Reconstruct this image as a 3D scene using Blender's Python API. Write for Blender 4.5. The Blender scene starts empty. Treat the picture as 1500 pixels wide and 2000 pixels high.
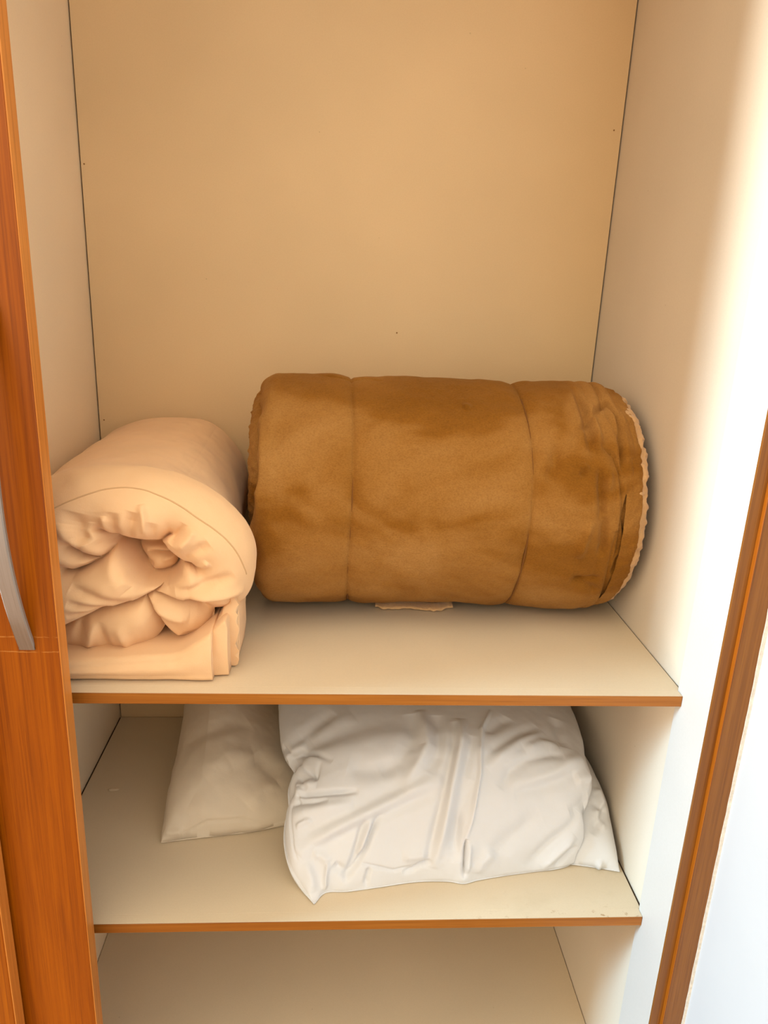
import bpy, math, random
import numpy as np
from mathutils import Matrix, Vector, noise
from mathutils.bvhtree import BVHTree

# ------------------------------------------------------------------ camera, world, lights, exposure
SC = bpy.context.scene
COL = SC.collection
EYE = 1.48                                   # camera height above the floor, metres

cam_data = bpy.data.cameras.new('camera')
cam_data.sensor_fit = 'HORIZONTAL'
cam_data.sensor_width = 36.0
cam_data.lens = 36.0 * 1450.0 / 1500.0
cam_data.clip_start = 0.02
cam = bpy.data.objects.new('camera', cam_data)
cam.matrix_world = Matrix((
    (0.99761, -0.02227, -0.06542, 0.0),
    (-0.05588, 0.29714, -0.95320, 0.0),
    (0.04067, 0.95458, 0.29518, EYE),
    (0, 0, 0, 1)))
COL.objects.link(cam)
SC.camera = cam

world = bpy.data.worlds.new('room_light')
SC.world = world
world.use_nodes = True
wb = world.node_tree.nodes['Background']
# warm light of the rest of the room: pale ceiling and walls above, darker floor below
wn = world.node_tree.nodes
wg = wn.new('ShaderNodeTexCoord')
wx = wn.new('ShaderNodeSeparateXYZ')
wr = wn.new('ShaderNodeValToRGB')
wm = wn.new('ShaderNodeMapRange')
wm.inputs['From Min'].default_value = -0.25
wm.inputs['From Max'].default_value = 0.55
world.node_tree.links.new(wg.outputs['Generated'], wx.inputs[0])
world.node_tree.links.new(wx.outputs['Z'], wm.inputs['Value'])
world.node_tree.links.new(wm.outputs[0], wr.inputs[0])
wr.color_ramp.elements[0].color = (0.20, 0.165, 0.12, 1)
wr.color_ramp.elements[1].color = (1.0, 0.88, 0.68, 1)
world.node_tree.links.new(wr.outputs[0], wb.inputs['Color'])
wb.inputs['Strength'].default_value = 2.65



def window_pane(name, z, height, tilt, spread, color, energy):
    """daylight through one half of a window far to the left of the wardrobe"""
    d = bpy.data.lights.new(name, 'AREA')
    d.shape = 'RECTANGLE'
    d.size = height
    d.size_y = 0.36
    d.color = color
    d.energy = energy
    d.spread = math.radians(spread)
    o = bpy.data.objects.new(name, d)
    o.location = (-3.3, 0.30, z)
    o.rotation_euler = (0, math.radians(-90 + tilt), 0)
    COL.objects.link(o)


window_pane('window_sky_light', 2.0, 0.9, 24, 76, (0.42, 0.745, 1.0), 38)      # the sky, falling inwards and down
window_pane('window_ground_light', 0.9, 0.9, -26, 64, (1.0, 0.86, 0.68), 38)  # sunlit ground outside, rising

vs = SC.view_settings
vs.view_transform = 'Standard'
vs.look = 'None'
vs.exposure = 0.0
vs.gamma = 1.0
vs.use_curve_mapping = False


# ------------------------------------------------------------------ materials
def srgb(r, g, b):
    f = lambda c: (c / 255.0 / 12.92) if c <= 10.3 else ((c / 255.0 + 0.055) / 1.055) ** 2.4
    return (f(r), f(g), f(b), 1.0)


class NT:
    def __init__(self, name):
        self.m = bpy.data.materials.new(name)
        self.m.use_nodes = True
        self.t = self.m.node_tree
        self.b = self.t.nodes['Principled BSDF']

    def n(self, typ, **kw):
        nd = self.t.nodes.new(typ)
        for k, v in kw.items():
            if k.startswith('i_'):
                key = k[2:].replace('_', ' ')
                nd.inputs[key].default_value = v
            else:
                setattr(nd, k, v)
        return nd

    def l(self, a, b):
        self.t.links.new(a, b)

    def coords(self, scale=(1, 1, 1), rot=(0, 0, 0)):
        tc = self.n('ShaderNodeTexCoord')
        mp = self.n('ShaderNodeMapping')
        mp.inputs['Scale'].default_value = scale
        mp.inputs['Rotation'].default_value = rot
        self.l(tc.outputs['Object'], mp.inputs['Vector'])
        return mp.outputs['Vector']

    def noise(self, vec, scale, detail=3.0, rough=0.55, dist=0.0):
        nd = self.n('ShaderNodeTexNoise', i_Scale=scale, i_Detail=detail, i_Roughness=rough, i_Distortion=dist)
        self.l(vec, nd.inputs['Vector'])
        return nd.outputs['Fac']

    def ramp(self, fac, stops):
        r = self.n('ShaderNodeValToRGB')
        e = r.color_ramp.elements
        while len(e) > 1:
            e.remove(e[-1])
        e[0].position, e[0].color = stops[0]
        for p, c in stops[1:]:
            x = e.new(p)
            x.color = c
        self.l(fac, r.inputs['Fac'])
        return r.outputs['Color']

    def mix(self, fac, a, b, mode='MIX'):
        m = self.n('ShaderNodeMix', data_type='RGBA', blend_type=mode)
        for sock, v in ((m.inputs[0], fac), (m.inputs[6], a), (m.inputs[7], b)):
            if isinstance(v, (float, int, tuple)):
                sock.default_value = v
            else:
                self.l(v, sock)
        return m.outputs[2]

    def bump(self, h, strength, dist):
        b = self.n('ShaderNodeBump', i_Strength=strength, i_Distance=dist)
        self.l(h, b.inputs['Height'])
        self.l(b.outputs['Normal'], self.b.inputs['Normal'])

    def base(self, c):
        if isinstance(c, tuple):
            self.b.inputs['Base Color'].default_value = c
        else:
            self.l(c, self.b.inputs['Base Color'])

    def set(self, **kw):
        for k, v in kw.items():
            self.b.inputs[k.replace('_', ' ')].default_value = v
        return self


def wood(name, dark, mid, light, axis='Z', rough=0.38, grain=1.0, scratches=()):
    k = NT(name)
    s = {'Z': (85, 85, 1.3), 'X': (1.3, 85, 85)}[axis]
    v = k.coords(s)
    a = k.noise(v, 2.2, 5, 0.6, 0.15)
    v2 = k.coords(tuple(q * 4 for q in s))
    f = k.noise(v2, 2.0, 3, 0.6)
    s3 = {'Z': (9, 9, 0.7), 'X': (0.7, 9, 9)}[axis]
    w = k.noise(k.coords(s3), 1.6, 2, 0.5, 0.4)
    c1 = k.ramp(a, [(0.32, dark), (0.5, mid), (0.7, light)])
    c2 = k.ramp(w, [(0.3, dark), (0.65, light)])
    c = k.mix(0.35, c1, c2)
    lines = k.ramp(f, [(0.36, (0.72, 0.66, 0.6, 1)), (0.5, (1, 1, 1, 1))])
    c = k.mix(0.55 * grain, c, lines, 'MULTIPLY')
    if scratches:
        sx = k.n('ShaderNodeSeparateXYZ')
        k.l(k.coords(), sx.inputs[0])
        brk = k.ramp(k.noise(k.coords((60, 60, 400)), 1.0, 3, 0.6), [(0.40, (0, 0, 0, 1)), (0.62, (0.7, 0.7, 0.7, 1))])
        for z0 in scratches:
            cm = k.n('ShaderNodeMath', operation='COMPARE')
            k.l(sx.outputs['Z'], cm.inputs[0])
            cm.inputs[1].default_value = z0
            cm.inputs[2].default_value = 0.0009
            m2 = k.n('ShaderNodeMath', operation='MULTIPLY')
            k.l(cm.outputs[0], m2.inputs[0])
            k.l(brk, m2.inputs[1])
            c = k.mix(m2.outputs[0], c, srgb(214, 150, 80))
    k.base(c)
    k.bump(f, 0.12, 0.0006)
    k.set(Roughness=rough)
    k.b.inputs['Specular IOR Level'].default_value = 0.35
    return k.m


def laminate(name, col, var=0.04, rough=0.42, spots=True, worn=False):
    k = NT(name)
    v = k.coords()
    big = k.noise(v, 2.3, 3, 0.5)
    fine = k.noise(v, 420, 2, 0.6)
    d = tuple(c * (1 - var * 2) for c in col[:3]) + (1,)
    l = tuple(min(1, c * (1 + var)) for c in col[:3]) + (1,)
    c = k.ramp(big, [(0.3, d), (0.7, l)])
    c = k.mix(0.06, c, k.ramp(fine, [(0.35, (0.6, 0.56, 0.5, 1)), (0.6, (1, 1, 1, 1))]), 'MULTIPLY')
    if spots:
        sp = k.n('ShaderNodeTexVoronoi', i_Scale=16.0, i_Randomness=1.0)
        k.l(v, sp.inputs['Vector'])
        c = k.mix(k.ramp(sp.outputs['Distance'], [(0.014, (0.3, 0.3, 0.3, 1)), (0.024, (0, 0, 0, 1))]), c, srgb(120, 88, 52))
    if worn:
        # brown damp specks along the front edge towards the right
        sx = k.n('ShaderNodeSeparateXYZ')
        k.l(v, sx.inputs[0])
        mr = k.n('ShaderNodeMapRange', i_From_Min=0.15, i_From_Max=0.50)
        k.l(sx.outputs['X'], mr.inputs['Value'])
        my = k.n('ShaderNodeMapRange', i_From_Min=0.960, i_From_Max=0.930)
        k.l(sx.outputs['Y'], my.inputs['Value'])
        mm = k.n('ShaderNodeMath', operation='MULTIPLY')
        k.l(mr.outputs[0], mm.inputs[0])
        k.l(my.outputs[0], mm.inputs[1])
        st = k.ramp(k.noise(v, 75, 4, 0.6), [(0.60, (0, 0, 0, 1)), (0.70, (1, 1, 1, 1))])
        m2 = k.n('ShaderNodeMath', operation='MULTIPLY')
        k.l(mm.outputs[0], m2.inputs[0])
        k.l(st, m2.inputs[1])
        c = k.mix(m2.outputs[0], c, srgb(150, 112, 66))
        dirt = k.ramp(k.noise(v, 14, 4, 0.6), [(0.55, (0, 0, 0, 1)), (0.75, (0.35, 0.35, 0.35, 1))])
        m3 = k.n('ShaderNodeMath', operation='MULTIPLY')
        k.l(mr.outputs[0], m3.inputs[0])
        k.l(dirt, m3.inputs[1])
        c = k.mix(m3.outputs[0], c, srgb(176, 160, 128))
    k.base(c)
    k.bump(fine, 0.04, 0.0004)
    k.set(Roughness=rough)
    k.b.inputs['Specular IOR Level'].default_value = 0.3
    return k.m


def cloth(name, col, rough=0.9, weave=900, sheen=0.15, var=0.06, bump=0.25):
    k = NT(name)
    v = k.coords()
    big = k.noise(v, 6, 3, 0.5)
    wv = k.noise(v, weave, 2, 0.6)
    mid = k.noise(v, 60, 4, 0.6)
    d = tuple(c * (1 - var) for c in col[:3]) + (1,)
    l = tuple(min(1, c * (1 + var)) for c in col[:3]) + (1,)
    c = k.ramp(big, [(0.3, d), (0.7, l)])
    k.base(c)
    h = k.n('ShaderNodeMath', operation='MULTIPLY_ADD')
    k.l(mid, h.inputs[0])
    h.inputs[1].default_value = 2.0
    k.l(wv, h.inputs[2])
    k.bump(h.outputs[0], bump, 0.0012)
    k.set(Roughness=rough)
    k.b.inputs['Sheen Weight'].default_value = sheen
    k.b.inputs['Specular IOR Level'].default_value = 0.2
    return k.m


def velvet(name):
    k = NT(name)
    v = k.coords()
    nap = k.noise(k.coords((1.0, 1.0, 1.5)), 4.2, 3, 0.5, 0.5)
    fur = k.noise(k.coords((1, 1, 1.6)), 330, 4, 0.7)
    tuft = k.noise(v, 95, 3, 0.65)
    c = k.ramp(nap, [(0.34, srgb(130, 82, 20)), (0.46, srgb(142, 92, 30)), (0.52, srgb(158, 109, 50)), (0.66, srgb(172, 125, 68))])
    c = k.mix(0.55, c, k.ramp(fur, [(0.3, (0.55, 0.48, 0.4, 1)), (0.6, (1, 1, 1, 1))]), 'MULTIPLY')
    c = k.mix(0.18, c, k.ramp(tuft, [(0.32, (0.68, 0.62, 0.55, 1)), (0.6, (1, 1, 1, 1))]), 'MULTIPLY')
    k.base(c)
    h = k.n('ShaderNodeMath', operation='MULTIPLY_ADD')
    k.l(tuft, h.inputs[0])
    h.inputs[1].default_value = 1.2
    k.l(fur, h.inputs[2])
    k.bump(h.outputs[0], 0.55, 0.003)
    k.set(Roughness=0.95)
    k.b.inputs['Sheen Weight'].default_value = 0.25
    k.b.inputs['Sheen Tint'].default_value = srgb(225, 180, 120)
    k.b.inputs['Specular IOR Level'].default_value = 0.1
    return k.m


def plain(name, col, rough=0.5, metal=0.0, var=0.0, scale=30):
    k = NT(name)
    if var:
        f = k.noise(k.coords(), scale, 4, 0.6)
        k.base(k.ramp(f, [(0.3, tuple(c * (1 - var) for c in col[:3]) + (1,)), (0.7, col)]))
    else:
        k.base(col)
    k.set(Roughness=rough, Metallic=metal)
    return k.m


def brushed(name):
    k = NT(name)
    f = k.noise(k.coords((900, 40, 14)), 1.0, 3, 0.6)
    k.base(k.ramp(f, [(0.3, (0.29, 0.25, 0.22, 1)), (0.7, (0.34, 0.30, 0.27, 1))]))
    k.set(Roughness=0.5, Metallic=0.5)
    return k.m


M = {
    'door': wood('orange_wood', srgb(126, 58, 0), srgb(156, 78, 0), srgb(172, 92, 2), scratches=(EYE - 0.447, EYE - 0.468)),
    'jamb': wood('brown_wood', srgb(108, 62, 16), srgb(132, 80, 24), srgb(146, 93, 33)),
    'lip': wood('lip_wood', srgb(132, 66, 6), srgb(152, 80, 12), srgb(164, 92, 18)),
    'band': wood('edge_wood', srgb(126, 70, 16), srgb(154, 92, 28), srgb(170, 108, 40), axis='X'),
    'edge': wood('door_edge_wood', srgb(178, 104, 36), srgb(204, 128, 52), srgb(216, 142, 66)),
    'back': laminate('back_laminate', srgb(222, 192, 148)),
    'side': laminate('side_laminate', srgb(236, 214, 182)),
    'side_right': laminate('pale_side_laminate', srgb(224, 212, 194)),
    'filler': laminate('filler_laminate', srgb(206, 202, 197), spots=False),
    'shelf': laminate('shelf_laminate', srgb(214, 196, 168)),
    'gap_shade': plain('gap_shade_brown', srgb(58, 40, 24), 0.95, 0, 0.3, 200),  # dark brown that paints the shade inside the shelf side gaps
    'shelf_worn': laminate('worn_shelf_laminate', srgb(214, 196, 168), worn=True),
    'wall': plain('white_wall_paint', srgb(196, 195, 195), 0.8, 0, 0.03, 6),
    'caulk': plain('chipped_paint', srgb(226, 214, 196), 0.8, 0, 0.25, 160),
    'dark': plain('dark_gap', srgb(60, 42, 26), 0.9),
    'floor': wood('floor_wood', srgb(140, 92, 50), srgb(176, 120, 70), srgb(190, 140, 90), axis='X'),
    'metal': brushed('brushed_steel'),
    'duvet': cloth('beige_cotton', srgb(230, 190, 146)),
    'seam': cloth('beige_seam', srgb(205, 166, 122)),
    'velvet': velvet('brown_velvet'),
    'velvet_seam': plain('brown_seam', srgb(120, 74, 22), 0.95),
    'sherpa': cloth('sherpa_fleece', srgb(206, 164, 116), 1.0, 260, 0.3, 0.12, 0.9),
    'white': cloth('white_cotton', srgb(214, 214, 216), 0.85, 1000, 0.1, 0.015, 0.12),
    'white2': cloth('white_cotton_lower', srgb(212, 212, 213), 0.85, 1000, 0.1, 0.015, 0.12),
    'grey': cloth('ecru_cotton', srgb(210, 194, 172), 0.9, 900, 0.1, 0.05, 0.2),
    'screw': plain('screw_hole', srgb(150, 108, 62), 0.7),
    'crumb': plain('crumb', srgb(214, 196, 168), 0.8),
}


# ------------------------------------------------------------------ mesh helpers
def mesh_obj(name, verts, faces, mat, parent=None, smooth=False):
    me = bpy.data.meshes.new(name)
    me.from_pydata([tuple(v) for v in verts], [], faces)
    me.materials.append(mat)
    if smooth:
        me.polygons.foreach_set('use_smooth', [True] * len(me.polygons))
    me.update()
    o = bpy.data.objects.new(name, me)
    COL.objects.link(o)
    if parent:
        o.parent = parent
        o.matrix_parent_inverse = Matrix.Translation(-parent.location) if parent.type == 'EMPTY' and parent.parent is None else Matrix()
    return o


def box(x0, x1, y0, y1, z0, z1):
    v = [(x, y, z) for z in (z0, z1) for y in (y0, y1) for x in (x0, x1)]
    f = [(0, 2, 3, 1), (4, 5, 7, 6), (0, 1, 5, 4), (2, 6, 7, 3), (0, 4, 6, 2), (1, 3, 7, 5)]
    return v, f


def bevel_box(name, x0, x1, y0, y1, z0, z1, mat, parent=None, b=0.0008, seg=2):
    import bmesh
    bm = bmesh.new()
    v, f = box(x0, x1, y0, y1, z0, z1)
    vs_ = [bm.verts.new(p) for p in v]
    for q in f:
        bm.faces.new([vs_[i] for i in q])
    if b > 0:
        bmesh.ops.bevel(bm, geom=list(bm.edges), offset=b, segments=seg, affect='EDGES', profile=0.5)
    me = bpy.data.meshes.new(name)
    bm.to_mesh(me)
    bm.free()
    me.materials.append(mat)
    o = bpy.data.objects.new(name, me)
    COL.objects.link(o)
    if parent:
        link_to(o, parent)
    return o


def link_to(o, parent):
    o.parent = parent
    if parent.type == 'EMPTY':
        o.matrix_parent_inverse = Matrix.Translation(-Vector(parent.location))


def empty(name, loc):
    o = bpy.data.objects.new(name, None)
    o.empty_display_size = 0.05
    o.location = loc
    COL.objects.link(o)
    return o


def tag(o, label=None, cat=None, group=None, kind=None):
    for k, v in (('label', label), ('category', cat), ('group', group), ('kind', kind)):
        if v:
            o[k] = v
    return o


def grid_faces(n, m, close_m=False):
    i = np.arange(n - 1)[:, None]
    j = np.arange(m if close_m else m - 1)[None, :]
    j2 = (j + 1) % m
    a = i * m + j
    b = i * m + j2
    c = (i + 1) * m + j2
    d = (i + 1) * m + j
    return np.stack([a, b, c, d], -1).reshape(-1, 4)


def np_mesh(name, V, F, mat, parent=None):
    me = bpy.data.meshes.new(name)
    n, f = len(V), len(F)
    me.vertices.add(n)
    me.vertices.foreach_set('co', np.asarray(V, dtype=np.float32).ravel())
    me.loops.add(f * 4)
    me.loops.foreach_set('vertex_index', np.asarray(F, dtype=np.int32).ravel())
    me.polygons.add(f)
    me.polygons.foreach_set('loop_start', np.arange(0, f * 4, 4, dtype=np.int32))
    me.polygons.foreach_set('loop_total', np.full(f, 4, dtype=np.int32))
    me.polygons.foreach_set('use_smooth', np.ones(f, dtype=bool))
    me.update(calc_edges=True)
    me.validate()
    me.materials.append(mat)
    o = bpy.data.objects.new(name, me)
    COL.objects.link(o)
    if parent:
        link_to(o, parent)
    return o


def normals(V, F):
    a, b, c, d = (V[F[:, i]] for i in range(4))
    fn = np.cross(c - a, d - b)
    N = np.zeros_like(V)
    for i in range(4):
        np.add.at(N, F[:, i], fn)
    L = np.linalg.norm(N, axis=1, keepdims=True)
    L[L == 0] = 1
    return N / L


def seg_dist(V, line):
    """distance of every vertex to a 3D polyline, and the fraction along it"""
    L = np.asarray(line, float)
    best = np.full(len(V), 1e9)
    frac = np.zeros(len(V))
    ln = np.linalg.norm(np.diff(L, axis=0), axis=1)
    tot = ln.sum() or 1
    acc = 0
    for i in range(len(L) - 1):
        a, b = L[i], L[i + 1]
        ab = b - a
        t = np.clip(((V - a) @ ab) / max(ab @ ab, 1e-12), 0, 1)
        d = np.linalg.norm(V - (a + t[:, None] * ab), axis=1)
        m = d < best
        best[m] = d[m]
        frac[m] = (acc + t[m] * ln[i]) / tot
        acc += ln[i]
    return best, frac


def fbm(V, scale, seed, octaves=3):
    """cheap smooth value noise on an array of points"""
    rng = np.random.RandomState(seed)
    out = np.zeros(len(V))
    amp = 1.0
    for o in range(octaves):
        T = rng.rand(32, 32, 32)
        p = V * scale + rng.rand(3) * 20
        i = np.floor(p).astype(int)
        f = p - i
        f = f * f * (3 - 2 * f)
        r = np.zeros(len(V))
        for dx in (0, 1):
            for dy in (0, 1):
                for dz in (0, 1):
                    w = (f[:, 0] if dx else 1 - f[:, 0]) * (f[:, 1] if dy else 1 - f[:, 1]) * (f[:, 2] if dz else 1 - f[:, 2])
                    r += w * T[(i[:, 0] + dx) % 32, (i[:, 1] + dy) % 32, (i[:, 2] + dz) % 32]
        out += amp * (r - 0.5)
        amp *= 0.5
        scale *= 2.03
    return out


def strokes(V, N, lst, R=None):
    """press (negative) or raise (positive) soft lines into a surface along its normals"""
    R = V if R is None else R                            # where each vertex sat before other shaping
    D = np.zeros(len(V))
    for pts, w, dep, kind in lst:
        lo = np.min(pts, 0) - 5 * w
        hi = np.max(pts, 0) + 5 * w
        idx = np.where(np.all((R > lo) & (R < hi), axis=1))[0]
        if len(idx) == 0:
            continue
        d, fr = seg_dist(R[idx], pts)
        ends = np.clip(np.minimum(fr, 1 - fr) / 0.22, 0, 1) ** 0.7 if kind != 'full' else 1.0
        p = np.exp(-d / w) if kind in ('crease', 'full') else np.exp(-(d / w) ** 2)
        D[idx] += dep * p * ends
    return V + N * D[:, None]


def spline(pts, n):
    """Catmull-Rom through points, resampled to n"""
    P = np.asarray(pts, float)
    Q = np.vstack([2 * P[0] - P[1], P, 2 * P[-1] - P[-2]])
    out = []
    k = len(P) - 1
    for t in np.linspace(0, k, n):
        i = min(int(t), k - 1)
        u = t - i
        a, b, c, d = Q[i], Q[i + 1], Q[i + 2], Q[i + 3]
        out.append(0.5 * (2 * b + (c - a) * u + (2 * a - 5 * b + 4 * c - d) * u ** 2 + (3 * b - a - 3 * c + d) * u ** 3))
    return np.array(out)


#STROKES_BEGIN
S = {}
S['duvet_main'] = [
    [(-0.329, 0.964, 1.1478),(-0.3222, 0.9616, 1.1406),(-0.3166, 0.9598, 1.1322),(-0.3091, 0.9589, 1.1276),(-0.2864, 0.9585, 1.1261),(-0.2601, 0.959, 1.1249),(-0.2414, 0.9603, 1.1254)],
    [(-0.2414, 0.9603, 1.1254),(-0.2285, 0.9655, 1.1403),(-0.2223, 0.9688, 1.1455)],
    [(-0.2414, 0.9603, 1.1254),(-0.2323, 0.9595, 1.1124),(-0.2195, 0.9601, 1.101),(-0.2067, 0.9616, 1.089),(-0.213, 0.9607, 1.0723),(-0.225, 0.9593, 1.0588),(-0.235, 0.9589, 1.0513)],
    [(-0.2067, 0.9616, 1.089),(-0.1938, 0.9647, 1.0869),(-0.1821, 0.969, 1.0796)],
    [(-0.387, 0.9644, 1.0762),(-0.3698, 0.9609, 1.0737),(-0.3483, 0.9584, 1.0814),(-0.3221, 0.9573, 1.097),(-0.3097, 0.9577, 1.1136),(-0.311, 0.9591, 1.1285)],
    [(-0.3695, 0.9624, 1.1169),(-0.3546, 0.9593, 1.1018),(-0.334, 0.9577, 1.0925)],
    [(-0.3117, 0.9581, 1.1196),(-0.3023, 0.9572, 1.1042),(-0.2932, 0.957, 1.0878),(-0.2791, 0.957, 1.067),(-0.2655, 0.9574, 1.0536),(-0.2484, 0.9581, 1.0503),(-0.235, 0.959, 1.0502)],
    [(-0.3971, 0.9866, 0.9648),(-0.3759, 0.9752, 0.9788),(-0.3523, 0.9673, 0.9943),(-0.3162, 0.9624, 1.0115),(-0.2756, 0.9599, 1.0253),(-0.2533, 0.9591, 1.0369),(-0.235, 0.9589, 1.0513)],
    [(-0.2678, 0.96, 1.0254),(-0.2533, 0.968, 1.0008),(-0.2428, 1.0023, 0.9585),(-0.2457, 1.0499, 0.9521)],
    [(-0.2572, 0.9589, 1.0358),(-0.2368, 0.9622, 1.0281),(-0.2091, 0.9699, 1.0205),(-0.1821, 0.9858, 1.0111),(-0.1636, 1.0369, 0.9969)],
]
S['duvet_core'] = [(-0.3069, 0.9587, 1.1261),(-0.2865, 0.9585, 1.1253),(-0.2601, 0.9589, 1.1241),(-0.2417, 0.9602, 1.1248),(-0.2323, 0.9595, 1.1118),(-0.2199, 0.9599, 1.1),(-0.2077, 0.9614, 1.088),(-0.2131, 0.9607, 1.0712),(-0.2251, 0.9594, 1.0577),(-0.235, 0.959, 1.0502),(-0.2484, 0.9581, 1.0503),(-0.2655, 0.9574, 1.054),(-0.2791, 0.957, 1.0674),(-0.2932, 0.957, 1.0882),(-0.3026, 0.9572, 1.1046),(-0.3116, 0.9577, 1.1136),(-0.3122, 0.9583, 1.1216)]
S['duvet_seam'] = [(-0.3875, 0.9842, 1.1646),(-0.3768, 0.9839, 1.1693),(-0.3434, 0.9888, 1.1846),(-0.3087, 0.9954, 1.1937),(-0.2735, 0.9972, 1.1941),(-0.2403, 0.9951, 1.1868),(-0.2146, 0.9927, 1.1756),(-0.1939, 0.9908, 1.1619),(-0.1702, 0.9923, 1.1425),(-0.1489, 0.9975, 1.1183),(-0.1379, 1.0035, 1.0954),(-0.1337, 1.0126, 1.0698)]
S['duvet'] = [
    ([(-0.2627, 0.9808, 1.1785),(-0.2583, 0.9681, 1.1582),(-0.2566, 0.9606, 1.1342)], 0.0055, 0.0078, 'soft'),
    ([(-0.2727, 0.9736, 1.1703),(-0.2788, 0.9633, 1.1491),(-0.2844, 0.9591, 1.1301)], 0.008, -0.0104, 'soft'),
    ([(-0.2476, 0.9694, 1.158),(-0.2488, 0.9636, 1.1436),(-0.2525, 0.9602, 1.1303)], 0.006, -0.0065, 'soft'),
    ([(-0.3008, 0.9726, 1.1699),(-0.3034, 0.9643, 1.1523),(-0.3013, 0.96, 1.1355)], 0.008, -0.0091, 'soft'),
    ([(-0.3138, 0.9709, 1.1661),(-0.3146, 0.9634, 1.1483),(-0.3108, 0.9601, 1.1353)], 0.006, 0.0065, 'soft'),
    ([(-0.204, 0.9802, 1.1554),(-0.2122, 0.9702, 1.1421),(-0.2247, 0.9625, 1.1259)], 0.005, -0.0104, 'soft'),
    ([(-0.1927, 0.9805, 1.1473),(-0.2027, 0.9689, 1.1303),(-0.2155, 0.9624, 1.1158)], 0.007, 0.0078, 'soft'),
    ([(-0.1738, 0.9799, 1.1249),(-0.1934, 0.9673, 1.1123),(-0.2065, 0.962, 1.0973)], 0.008, -0.0078, 'soft'),
    ([(-0.3491, 0.9757, 1.1678),(-0.3532, 0.9662, 1.1465),(-0.3437, 0.9599, 1.1224)], 0.012, -0.013, 'soft'),
    ([(-0.3304, 0.9682, 1.1585),(-0.3318, 0.9626, 1.1421),(-0.3226, 0.9588, 1.1233)], 0.008, 0.0091, 'soft'),
    ([(-0.3656, 0.9708, 1.1528),(-0.367, 0.9641, 1.1307),(-0.3558, 0.9601, 1.1139)], 0.01, 0.0078, 'soft'),
    ([(-0.1455, 0.9952, 1.0744),(-0.1692, 0.9769, 1.0619),(-0.1972, 0.9654, 1.0512),(-0.2201, 0.9612, 1.0462)], 0.008, -0.0104, 'soft'),
    ([(-0.1417, 1.0068, 1.0361),(-0.1711, 0.9831, 1.0283),(-0.2081, 0.9668, 1.0308)], 0.008, -0.0078, 'soft'),
    ([(-0.136, 1.0126, 1.0473),(-0.161, 0.9853, 1.0407),(-0.1979, 0.9673, 1.0394)], 0.007, 0.0065, 'soft'),
    ([(-0.1717, 0.9742, 1.0974),(-0.1791, 0.9701, 1.0882),(-0.1903, 0.9659, 1.0812)], 0.006, 0.0078, 'soft'),
    ([(-0.3673, 0.9605, 1.057),(-0.3354, 0.9578, 1.048),(-0.3075, 0.9582, 1.0354),(-0.2847, 0.959, 1.031)], 0.008, -0.0091, 'soft'),
    ([(-0.3691, 0.9612, 1.0374),(-0.3373, 0.959, 1.0281),(-0.311, 0.9602, 1.0214)], 0.006, -0.0078, 'soft'),
    ([(-0.3727, 0.9632, 1.0147),(-0.3449, 0.9613, 1.0139),(-0.3174, 0.961, 1.0165)], 0.006, -0.0078, 'soft'),
    ([(-0.289, 0.957, 1.0789),(-0.2778, 0.957, 1.0727),(-0.2647, 0.9571, 1.0676)], 0.005, -0.0091, 'soft'),
    ([(-0.2927, 0.957, 1.0809),(-0.2858, 0.957, 1.0684),(-0.2712, 0.9572, 1.0557)], 0.006, 0.0078, 'soft'),
    ([(-0.318, 0.9573, 1.1012),(-0.3042, 0.957, 1.0807),(-0.2866, 0.9572, 1.0555)], 0.012, 0.0078, 'soft'),
    ([(-0.3526, 0.9679, 0.9929),(-0.3615, 0.9785, 0.974),(-0.3973, 1.05, 0.9395)], 0.007, -0.013, 'soft'),
    ([(-0.3403, 0.967, 0.9957),(-0.3504, 0.9857, 0.9658),(-0.3816, 1.0499, 0.9405)], 0.007, 0.0078, 'soft'),
    ([(-0.3293, 0.969, 0.9926),(-0.328, 0.991, 0.9633),(-0.3285, 1.0499, 0.9472)], 0.007, -0.0078, 'soft'),
    ([(-0.3055, 0.9693, 0.995),(-0.297, 0.9903, 0.9664),(-0.3002, 1.05, 0.9495)], 0.008, 0.0065, 'soft'),
    ([(-0.2548, 0.9618, 1.0192),(-0.2296, 0.9702, 1.0067),(-0.2022, 0.9828, 1.001)], 0.008, 0.0065, 'soft'),
    ([(-0.2041, 0.9998, 0.9789),(-0.229, 1.0495, 0.9576),(-0.2294, 1.0493, 0.9573)], 0.007, -0.0091, 'soft'),
    ([(-0.2403, 0.9716, 0.9969),(-0.2238, 0.9934, 0.9726),(-0.2361, 1.0496, 0.9541)], 0.007, 0.0065, 'soft'),
    ([(-0.2878, 0.9571, 1.0977),(-0.2647, 0.9573, 1.1022),(-0.2438, 0.9581, 1.1054),(-0.2212, 0.9602, 1.1057)], 0.0035, -0.0078, 'soft'),
    ([(-0.2751, 0.957, 1.0875),(-0.2578, 0.9572, 1.0895),(-0.2368, 0.9579, 1.0889),(-0.2141, 0.9604, 1.0925)], 0.003, -0.0104, 'crease'),
    ([(-0.2869, 0.9575, 1.1141),(-0.2604, 0.958, 1.1155),(-0.2323, 0.9595, 1.1124)], 0.006, 0.0052, 'soft'),
    ([(-0.2506, 0.9573, 1.0794),(-0.2334, 0.9581, 1.0815),(-0.2161, 0.9599, 1.0874)], 0.006, 0.0052, 'soft'),
    ([(-0.3092, 0.9586, 1.1246),(-0.3037, 0.958, 1.1198),(-0.2984, 0.9575, 1.1119)], 0.009, -0.075, 'full'),
]
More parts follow.
